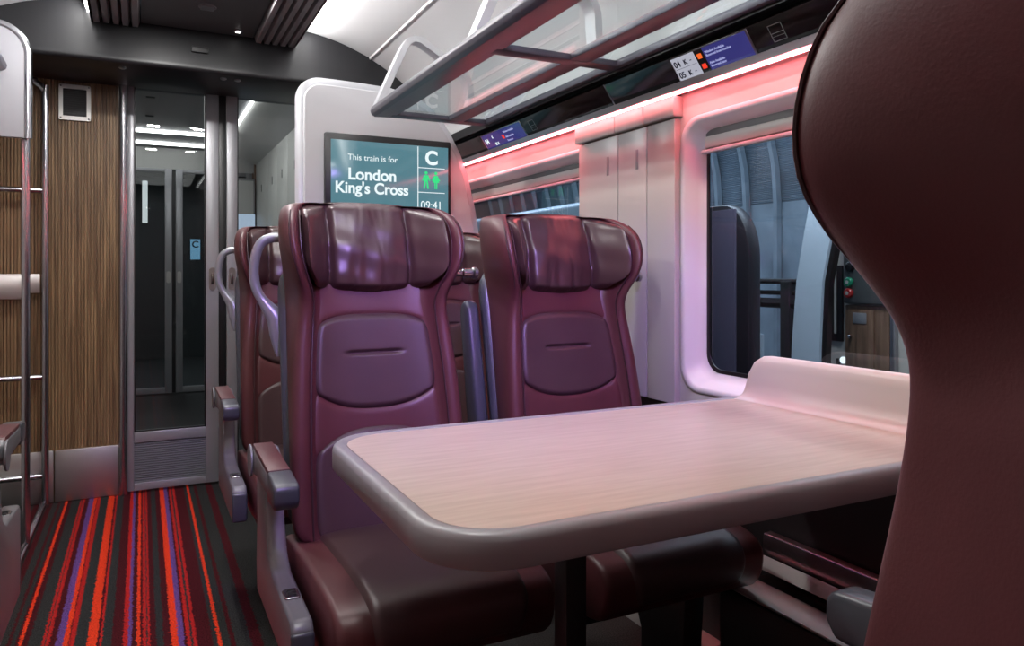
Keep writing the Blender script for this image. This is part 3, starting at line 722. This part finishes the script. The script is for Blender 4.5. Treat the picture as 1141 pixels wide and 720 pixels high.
    if handle:
        P = smooth_path([(-.180, .205, 1.122), (-.215, .212, 1.121), (-.240, .214, 1.104), (-.252, .214, 1.060), (-.252, .212, 1.020), (-.243, .208, .988), (-.222, .202, .955), (-.206, .196, .930), (-.200, .190, .885), (-.198, .186, .840)], 5)
        n = len(P); rad = [.0085 if i < n * .58 else (.0085 + .0070 * math.sin((i / n - .58) / .42 * PI) - .004 * sstep(.85, 1, i / n)) for i in range(n)]
        MB().tube(P, rad, 12, flat=1.35).done('grab_handle', M_handle, t, **d)
    if hook:
        h = MB().lathe([(.008, 0), (.008, .070), (.0125, .074), (.0125, .098), (.010, .100)], (.188, .165, 1.037), 'x', 14).done('coat_hook', M_chrome, t, **d)
        MB().lathe([(.0125, .100), (.016, .103), (.016, .112), (.012, .116), (.006, .117)], (.188, .165, 1.037), 'x', 14).done('hook_knob', M_alu, h, **d)
    if centre == 'raised':
        c = MB().prism([(.110, .60), (.155, .595), (.190, .62), (.245, .93), (.238, .965), (.212, .975), (.190, .955)], 'x', -.240, -.205, .010, 3).done('raised_armrest', M_shell, t, **d)
    elif centre == 'lowered':
        c = MB().prism([(.06, .595), (.06, .64), (.03, .655), (-.22, .645), (-.22, .600), (-.03, .595)], 'x', -.258, -.218, .010, 3).done('centre_armrest', M_maroon, t, **d)
        MB().prism([(-.218, .647), (-.30, .640), (-.312, .628), (-.312, .600), (-.298, .580), (-.218, .580)], 'x', -.261, -.215, .010, 3).done('arm_end_cap', M_cap, c, **d)
    return t
Y1, PITCH = 1.64, .92
G = 'maroon leather passenger seats'
sA = make_seat('passenger_seat', 'maroon leather aisle seat with grey grab handle directly behind the table', (.490, Y1, -.006), group=G)
sB = make_seat('passenger_seat', 'maroon leather window seat behind the table beside the white wall pillar', (1.015, Y1, -.015), console=False, handle=False, centre='raised', pedestal=True, group=G)
sC = copy_tree(sA); sC.location = (.490, Y1 + PITCH, -.010); sC['label'] = 'aisle seat in the far row just in front of the white partition'
sD = copy_tree(sB); sD.location = (1.015, Y1 + PITCH, -.012); sD['label'] = 'window seat in the far row seen through the gap between two headrests'
YN = .288
sE = make_seat('passenger_seat', 'large dark seat back filling the near right edge, facing the table', (.545, YN, .018), PI, mirror=True, handle=False, hook=False, group=G, LV=LVN)
sE.rotation_euler.x = .04
sF = make_seat('passenger_seat', 'window seat facing the table with only its dark armrest tip showing', (1.02, YN + .058, 0), PI, mirror=True, console=False, handle=False, hook=False, centre='lowered', pedestal=True, group=G)
sG = make_seat('passenger_seat', 'single seat across the aisle with only armrest and grey console showing', (-.545, 1.955, 0), PI, con_bottom=.20, handle=False, group=G)

# ------------------------------------------------------------------ luggage stack by the wooden wall
t = thing('luggage_stand', 'tubular steel floor luggage frame in front of the wooden wall', 'luggage stand', (-.39, 3.3, 0))
r = .0145
MB().tube([(0, 0, .0), (0, 0, 1.56)], r, 14).done('front_post', M_chrome, t)
P = smooth_path([(.008, .55, 0), (.008, .55, .9), (.008, .55, 1.78), (.002, .55, 1.835), (-.028, .55, 1.868), (-.08, .55, 1.878), (-.53, .55, 1.878)], 6)
MB().tube(P, r, 14).done('rear_post', M_chrome, t)
MB().tube([(.0, .55, .018), (0, -.35, .018)], .012, 10).done('floor_rail', M_chrome, t)
for z in (1.395, .575, .14):
    MB().tube([(-.54, .55, z), (-.012, .55, z), (-.001, .55, z)], [.013, .013, .009], 12).done('cross_bar', M_chrome, t)
MB().box(-.54, -.012, .545, .555, .945, 1.028, .002).done('rear_band', M_steel, t)
MB().box(-.54, -.012, -.005, .005, .935, 1.020, .002).done('front_band', M_steel, t)
MB().tube([(-.53, .0, 1.395), (-.53, .55, 1.395)], .012, 10).tube([(-.53, 0, 0), (-.53, 0, 1.95)], .0125, 12).tube([(-.53, .55, 0), (-.53, .55, 1.878)], .0125, 12).done('side_frame', M_chrome, t)
t = thing('end_panel', 'grey end panel with rounded corner and silver edge above the luggage frame', 'panel', (-.38, 3.265, 0))
pts = [(-.55, 1.530), (-.004, 1.530), (-.004, 1.84)] + [(-.104 + .10 * math.cos(a), 1.84 + .10 * math.sin(a)) for a in [math.radians(q) for q in range(10, 91, 10)]] + [(-.55, 1.94)]
MB().prism(pts, 'y', -.012, .012, .003).done('panel', mat('end_panel_grey', (.36, .36, .39), .4), t)
pth = [(0, 0, 1.530), (0, 0, 1.84)] + [(-.104 + .104 * math.cos(a), 0, 1.84 + .104 * math.sin(a)) for a in [math.radians(q) for q in range(10, 91, 10)]] + [(-.55, 0, 1.944)]
MB().tube(pth, .016, 10).done('edge_trim', M_chrome, t)

# ------------------------------------------------------------------ closing walls
o = MB().box(mx(XW) - .03, mx(XW), YB, YD, 0, 1.66).done('wall_left', M_wall); tag(o, 'warm white side wall across the aisle', 'wall', kind='structure')
o = MB().box(mx(XW) - .05, XW + .05, YB - .05, YB, 0, 2.2).done('wall_back', M_white); tag(o, 'white end wall of the saloon behind the camera', 'wall', kind='structure')

# ------------------------------------------------------------------ vestibule beyond the glass doors
VX0, VX1, VY = -.55, .90, 7.0
M_vceil = mat('vestibule_ceiling', (.22, .22, .23), .5); M_vw = mat('vestibule_white', (.55, .55, .53), .4)
o = MB().box(VX0, XW, YD + .06, VY, 2.10, 2.13).done('ceiling_vestibule', M_vceil); tag(o, 'grey vestibule ceiling seen through the glass doors', 'ceiling', kind='structure')
o = MB().box(VX0 - .03, VX0, YD + .06, VY, 0, 2.1).done('wall_vestibule_left', M_vw); tag(o, 'vestibule side wall beyond the left door leaf', 'wall', kind='structure')
t = thing('wall_vestibule_right', 'white vestibule cupboard wall seen through the right door leaf', 'wall', (VX1, 0, 0), kind='structure')
for i, (ya, yb) in enumerate(((4.0, 4.75), (4.755, 5.3), (5.305, 5.75), (5.755, 6.2), (6.205, 6.9))):
    MB().box(0, .03, ya, yb, 0, 2.0, .004).done('cupboard_panel', M_vw, t)
    MB().box(-.004, .001, (ya + yb) / 2 - .008, (ya + yb) / 2 + .008, 1.72, 1.78, .002).done('lock_slot', M_ctl, t)
MB().box(-.012, .03, 6.9, 6.96, 0, 2.0, .004).done('corner_post', M_walnut, t)
o = MB().prism([(.62, 2.10), (.90, 1.99), (.93, 2.01), (.93, 2.12)], 'y', YD + .06, 6.9).done('ceiling_vestibule_right', M_vw); tag(o, 'sloping white vestibule ceiling panel above the cupboards', 'ceiling', kind='structure')
o = MB().box(.600, .615, YD + .1, 5.9, 2.082, 2.104, .003).done('vestibule_light', M_ledvest); tag(o, 'lengthwise white light line above the vestibule cupboards', 'light')
for y, lab in ((6.15, 'nearer white light bar across the vestibule ceiling'), (6.70, 'farther white light bar across the vestibule ceiling')):
    o = MB().box(VX0 + .02, .50, y - .02, y + .02, 2.080, 2.1005, .003).done('light_bar', M_ledvest); tag(o, lab, 'light', group='vestibule light bars')
t = thing('downlight', 'round lit downlight in the vestibule ceiling', 'downlight', (.33, 5.9, 2.10))
MB().lathe([(.03, 0), (.03, -.006), (.022, -.008)]).done('bezel', M_alu, t); MB().lathe([(.018, -.007), (.018, -.010)]).done('lens', M_spot, t)
for y, lab in ((4.35, 'dark ceiling vent nearest the left door glass'), (5.0, 'dark ceiling vent in the middle of the vestibule'), (5.6, 'dark ceiling vent farthest from the left door glass')):
    o = MB().box(.02, .07, y, y + .03, 2.092, 2.101, .002).done('ceiling_vent', M_ctl); tag(o, lab, 'vent', group='vestibule ceiling vents')
# second pair of doors
o = MB().box(VX0, XW, VY, VY + .06, 1.925, 2.13).done('beam_far', M_vw); tag(o, 'pale header above the second pair of glass doors', 'beam', kind='structure')
for nm, xa, xb, lab, sl, sr in (('door_3', -.50, .228, 'left leaf of the second glass doors beyond the vestibule', .05, .055), ('door_4', .258, .88, 'right leaf of the second glass doors beyond the vestibule', .055, .05)):
    t = thing(nm, lab, 'door', ((xa + xb) / 2, VY + .02, 0), kind='structure'); h = (xb - xa) / 2
    m_ = MB(); m_.box(-h, -h + sl, -.02, .02, .01, 1.925, .003); m_.box(h - sr, h, -.02, .02, .01, 1.925, .003); m_.box(-h + sl, h - sr, -.02, .02, 1.895, 1.925, .002); m_.box(-h + sl, h - sr, -.02, .02, .01, .06, .002)
    m_.done('door_frame', M_doorgrey, t); MB().box(-h + sl, h - sr, -.004, .004, .06, 1.895).done('glass_pane', M_glassdoor, t)
    xh = h - sr / 2 if nm == 'door_3' else -h + sl / 2
    MB().prism([(xh + p[0], 1.0 + p[1]) for p in rr(-.016, -.05, .016, .05, .015, 5)], 'y', -.024, -.019).done('flush_handle', M_steel, t)
o = MB().box(.229, .257, VY + .012, VY + .028, .01, 1.925).done('door_seal', M_black); tag(o, 'black seal between the leaves of the second glass doors', 'seal')
o = MB().box(.88, XW, VY, VY + .06, 0, 1.93).done('wall_vestibule_end', M_walnut); tag(o, 'brown wooden end wall of the vestibule beside the second doors', 'wall', kind='structure')
t = thing('notice_board', 'pale framed notice board seen through the right door leaf', 'notice board', (.80, 6.86, 0))
MB().box(-.085, .085, -.012, .012, .3, 1.86, .006).done('frame', M_doorgrey, t)
nb = MB().box(-.072, .072, -.014, -.010, 1.36, 1.84).done('pale_sheet', M_vw, t); lit = MB().box(-.085, .085, -.016, -.010, .95, 1.55, .002).done('lit_poster', screen_mat('poster_lit', (.62, .76, .95), .75), t)
text('lettering', 'nsl', mat('poster_text', (.08, .09, .14), .5), lit, (.0, -.0175, 1.31), .075, bold=.001)
# dim saloon beyond
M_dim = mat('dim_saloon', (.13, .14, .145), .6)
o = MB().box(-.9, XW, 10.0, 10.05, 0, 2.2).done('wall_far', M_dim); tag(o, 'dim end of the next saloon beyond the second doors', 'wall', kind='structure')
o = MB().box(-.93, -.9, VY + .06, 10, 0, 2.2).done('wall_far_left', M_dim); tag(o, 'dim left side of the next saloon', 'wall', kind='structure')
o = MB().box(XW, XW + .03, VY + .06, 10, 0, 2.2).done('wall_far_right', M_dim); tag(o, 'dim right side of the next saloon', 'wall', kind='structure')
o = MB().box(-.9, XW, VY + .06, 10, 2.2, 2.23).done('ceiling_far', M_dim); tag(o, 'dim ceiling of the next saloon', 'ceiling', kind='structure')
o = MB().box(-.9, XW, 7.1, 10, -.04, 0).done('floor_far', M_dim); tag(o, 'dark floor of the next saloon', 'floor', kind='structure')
o = MB().box(.0, .05, 8.48, 8.52, 1.55, 1.98, .004, xf=None).done('wall_lamp', emis('lamp_far', (1., 1., .98), 1.2)); tag(o, 'slim upright lit panel in the next saloon', 'lamp')
t = thing('information_screen', 'small blue screen in the next saloon seen through two doors', 'screen', (.47, 8.0, 1.27))
MB().box(-.055, .055, -.01, .01, -.11, .11, .004).done('housing', M_gloss, t)
s2 = MB().box(-.045, .045, -.012, -.009, -.10, .10).done('display', M_scrdim, t)
text('lettering', 'C', M_textk, s2, (0, -.0125, .02), .09, align='CENTER', bold=.002)
person_icon_parent = s2

# ------------------------------------------------------------------ outside the windows
m_ = MB()
def shed(u, v):
    y = lerp(-1., 14., u); a = v
    if a < .5: z = lerp(-.5, 1.62, a / .5); x = 4.7
    else:
        q = (a - .5) / .5 * PI / 2; x = 4.7 - 1.9 * (1 - math.cos(q)); z = 1.62 + 1.9 * math.sin(q)
        x += .006 * math.sin(a * 2600)
    return Vector((x, y, z))
m_.grid(shed, 2, 3200)
o = m_.done('shed_wall', M_corr, smooth=60); tag(o, 'blue grey corrugated steel shed wall outside the windows', 'shed wall', kind='structure')
for i in range(26):
    y = 1.4 + .46 * i * .75
    P = [(4.66, y, -.4), (4.66, y, 1.62)] + [(4.66 - 1.86 * (1 - math.cos(q)), y, 1.62 + 1.86 * math.sin(q)) for q in [PI / 2 * j / 10 for j in range(1, 11)]]
    rings = [[(p[0] + .03, y - .02, p[2]), (p[0] - .02, y - .02, p[2]), (p[0] - .02, y + .02, p[2]), (p[0] + .03, y + .02, p[2])] for p in P]
    if i == 0:
        rib0 = MB().loft(rings).done('shed_rib', M_corr); rib = rib0; base = y
    else:
        rib = rib0.copy(); COL.objects.link(rib); rib.location = (0, y - base, 0)
    tag(rib, 'curved steel rib on the corrugated shed wall outside', 'rib', group='shed wall ribs')
o = MB().box(1.6, 5, -2, 14, -.60, -.5).done('ground_outside', mat('ballast', (.05, .05, .055), .9)); tag(o, 'dark ground outside the train', 'ground', kind='structure')
t = thing('railing', 'dark steel railing outside the table window', 'railing', (3.0, 2.9, 0))
for z, r_ in ((.99, .014), (.93, .012), (.875, .026)): MB().tube([(0, -.9, z), (0, .90, z)], r_, 8).done('rail', M_matt, t)
for y in (-.08, .75): MB().box(-.03, .03, y - .03, y + .03, -.5, .99, .004).done('post', M_matt, t)
MB().prism([(.10, .70), (.65, .83), (.65, .80), (.10, .20)], 'x', -.01, .01).done('gusset', M_pale, t)
pts = [(0, -.5), (.0, 1.09)] + [(.14 - .14 * math.cos(q), 1.09 + .20 * math.sin(q)) for q in [PI / 2 * j / 8 for j in range(1, 9)]] + [(.70, 1.30), (.70, -.5)]
o = MB().prism([(2.035 + p[0], p[1]) for p in pts], 'x', 1.97, 2.03, .012).done('seat_reflection', mat('dark_reflection', (.016, .016, .024), .4)); tag(o, 'dark rounded shape imitating the seat mirrored in the table window', 'panel')  # solid shape stands in for the window seat mirrored in the glass
MB().box(1.962, 1.972, 2.10, 2.225, -.4, 1.27, .003).done('reflection_stripe', mat('reflection_stripe', (.075, .068, .115), .4), o)  # coloured stripe stands in for a reflection in the window glass
t = thing('equipment_cabin', 'pale cabin end with push buttons and wooden cabinet outside the window', 'cabin', (2.4, 1.9, 0))
rings = []
for z, x in ((-.5, -.20), (.60, -.21), (.75, -.205), (1.0, -.20), (1.15, -.195), (1.27, -.185), (1.34, -.165), (1.385, -.13), (1.40, -.08)):
    ya = .155 - .07 * sstep(.8, 1.4, z); yb = .015 - .075 * sstep(.9, 1.3, z) * .75
    rings.append([(x, ya - .006, z), (x + .012, ya, z), (x + .035, ya, z), (x + .035, yb, z), (x + .012, yb, z), (x, yb + .006, z)])
pp = MB().loft(rings).done('curved_end', M_pale, t, smooth=50)
MB().box(-.19, -.12, -.06, .09, 1.365, 1.373).done('orange_line', M_orange, pp)
rings = [[(r_[0][0] + .008, r_[5][1] - .004, r_[0][2]), (r_[0][0] + .034, r_[5][1] - .004, r_[0][2]), (r_[0][0] + .034, r_[5][1] - .024, r_[0][2]), (r_[0][0] + .008, r_[5][1] - .024, r_[0][2])] for r_ in rings[:7]]
MB().loft(rings).done('door_edge', M_black, t)
MB().box(0, .05, -.9, .16, -.5, 1.5, .004).done('beige_panel', M_beige, t)
sl = MB().box(-.012, .002, .083, .142, .770, 1.062, .006).done('slot_frame', M_black, t)
MB().box(-.014, -.010, .108, .118, .80, 1.04).done('slot_line', M_beige, sl)
MB().box(-.010, .002, .100, .112, .682, .705, .002).done('notch', M_black, t)
MB().lathe([(.013, 0), (.013, -.006)], (-.003, .095 - .012, .70), 'x', 14).done('lamp', emis('lit_spot', (.95, 1., 1.), 2.5), t)
cp = MB().box(-.030, .002, -.42, .066, .918, 1.20, .008).done('control_panel', M_ctl, t)
for z, mm, nm in ((.998, M_green, 'green_button'), (.957, M_red, 'red_button'), (1.055, M_black, 'key_switch')):
    bt = MB().lathe([(.0185, 0), (.0185, -.008), (.015, -.012), (.004, -.013)], (-.030, .036 if z < 1.05 else .030, z), 'x', 18).done(nm, mm, cp)
    if z < 1.05: MB().lathe([(.0075, 0), (.0075, -.0015)], (-.043, .036, z), 'x', 12).done('button_mark', M_beige, bt)
MB().box(-.016, .002, -.12, .066, .3, .912, .003).done('cabinet_surround', M_walnut, t)
cd = MB().box(-.024, -.014, -.062, .045, .4, .895, .003).done('cabinet_door', M_walnut, t)
MB().box(-.027, -.023, -.034, .024, .845, .885, .002).done('label_plate', M_doorgrey, cd)
MB().lathe([(.006, 0), (.005, -.008), (.007, -.012), (.003, -.016)], (-.024, .032, .795), 'x', 12).done('knob', M_chrome, cd)
MB().box(-.02, .002, -.145, -.125, .3, .912, .003).done('steel_post', M_alu, t)
# neighbouring coach seen through the far window
t = thing('train_coach', 'pale blue coach side with orange line outside the far window', 'coach', (2.75, 6.55, 0))
MB().prism([(0, -.4), (-.05, .3), (-.05, 1.2), (.02, 1.52), (.16, 1.56), (.45, 1.58), (.45, -.4)], 'y', -2.3, 6, .02).done('coach_body', M_pale, t)
MB().prism([(-.018, 1.392), (-.016, 1.410), (-.004, 1.412), (-.004, 1.39)], 'y', -2.2, 6).done('orange_line', M_orange, t)

# ------------------------------------------------------------------ lights
def area(name, loc, rot, sx, sy, power, color):
    l = bpy.data.lights.new(name, 'AREA'); l.shape = 'RECTANGLE'; l.size = sx; l.size_y = sy; l.energy = power; l.color = color
    o = bpy.data.objects.new(name, l); COL.objects.link(o); o.location = loc; o.rotation_euler = rot; return o
area('outside_fill', (3.2, 4.5, 3.3), (0, 0, 0), .6, 7, 260, (.85, .93, 1.))  # unseen lamp added to light the shed outside
area('cabin_fill', (1.75, 1.6, 2.3), (0, math.radians(-30), 0), .3, 1.2, 60, (1., .97, .92))  # invented lamp that brightens the pale cabin end
for sgn in (1, -1):
    area('cove_lamp', (CX + sgn * .437, 1.85, 2.118), (0, math.radians(-sgn * 80), 0), .02, 3.2, 14, (1., .985, .97))
for y in (.9, 2.0, 3.0):
    area('ceiling_downlight', (CX + .15, y, 2.075), (0, 0, 0), .08, .08, 3, (1., .98, .96)); area('ceiling_downlight', (CX - .15, y, 2.075), (0, 0, 0), .08, .08, 9, (1., .98, .96))
area('far_saloon_fill', (.2, 8.6, 2.15), (0, 0, 0), .3, 1.6, 5, (.95, 1., 1.))  # added fill without a fixture, lifts the next saloon
l = area('light_strip_lamp', (1.316, .8, 1.527), (0, math.radians(-14), 0), .012, 5.6, 4.5, (1., .13, .14)); l.data.spread = math.radians(100)
l = area('violet_fill', (.30, .05, 2.05), (0, 0, 0), .16, .16, 6.5, (.48, .30, 1.)); l.data.spread = math.radians(50)  # unseen violet lamp added to tint the seat backs
l.rotation_euler = (Vector((.78, 1.72, .90)) - l.location).to_track_quat('-Z', 'Y').to_euler()
area('vestibule_lamp', (.2, 5.2, 2.06), (0, 0, 0), .6, 1.5, 9, (1., .98, .95))

W = bpy.data.worlds.new('world'); S.world = W; W.use_nodes = True
W.node_tree.nodes['Background'].inputs[0].default_value = (.30, .34, .42, 1); W.node_tree.nodes['Background'].inputs[1].default_value = .10

# ------------------------------------------------------------------ camera
cam = bpy.data.cameras.new('camera'); co = bpy.data.objects.new('camera', cam); COL.objects.link(co)
co.location = (0, 0, 1.03); co.rotation_euler = (PI / 2, 0, -math.radians(26.4))
cam.sensor_width = 36; cam.lens = 830 / 1141 * 36; cam.shift_y = -55 / 1141; cam.clip_start = .01
S.camera = co
S.view_settings.view_transform = 'Standard'; S.view_settings.look = 'None'; S.view_settings.gamma = 1; S.view_settings.exposure = 0.0; S.view_settings.use_curve_mapping = False
S.cycles.use_denoising = True; S.cycles.max_bounces = 10; S.cycles.transparent_max_bounces = 16; S.cycles.sample_clamp_indirect = 6
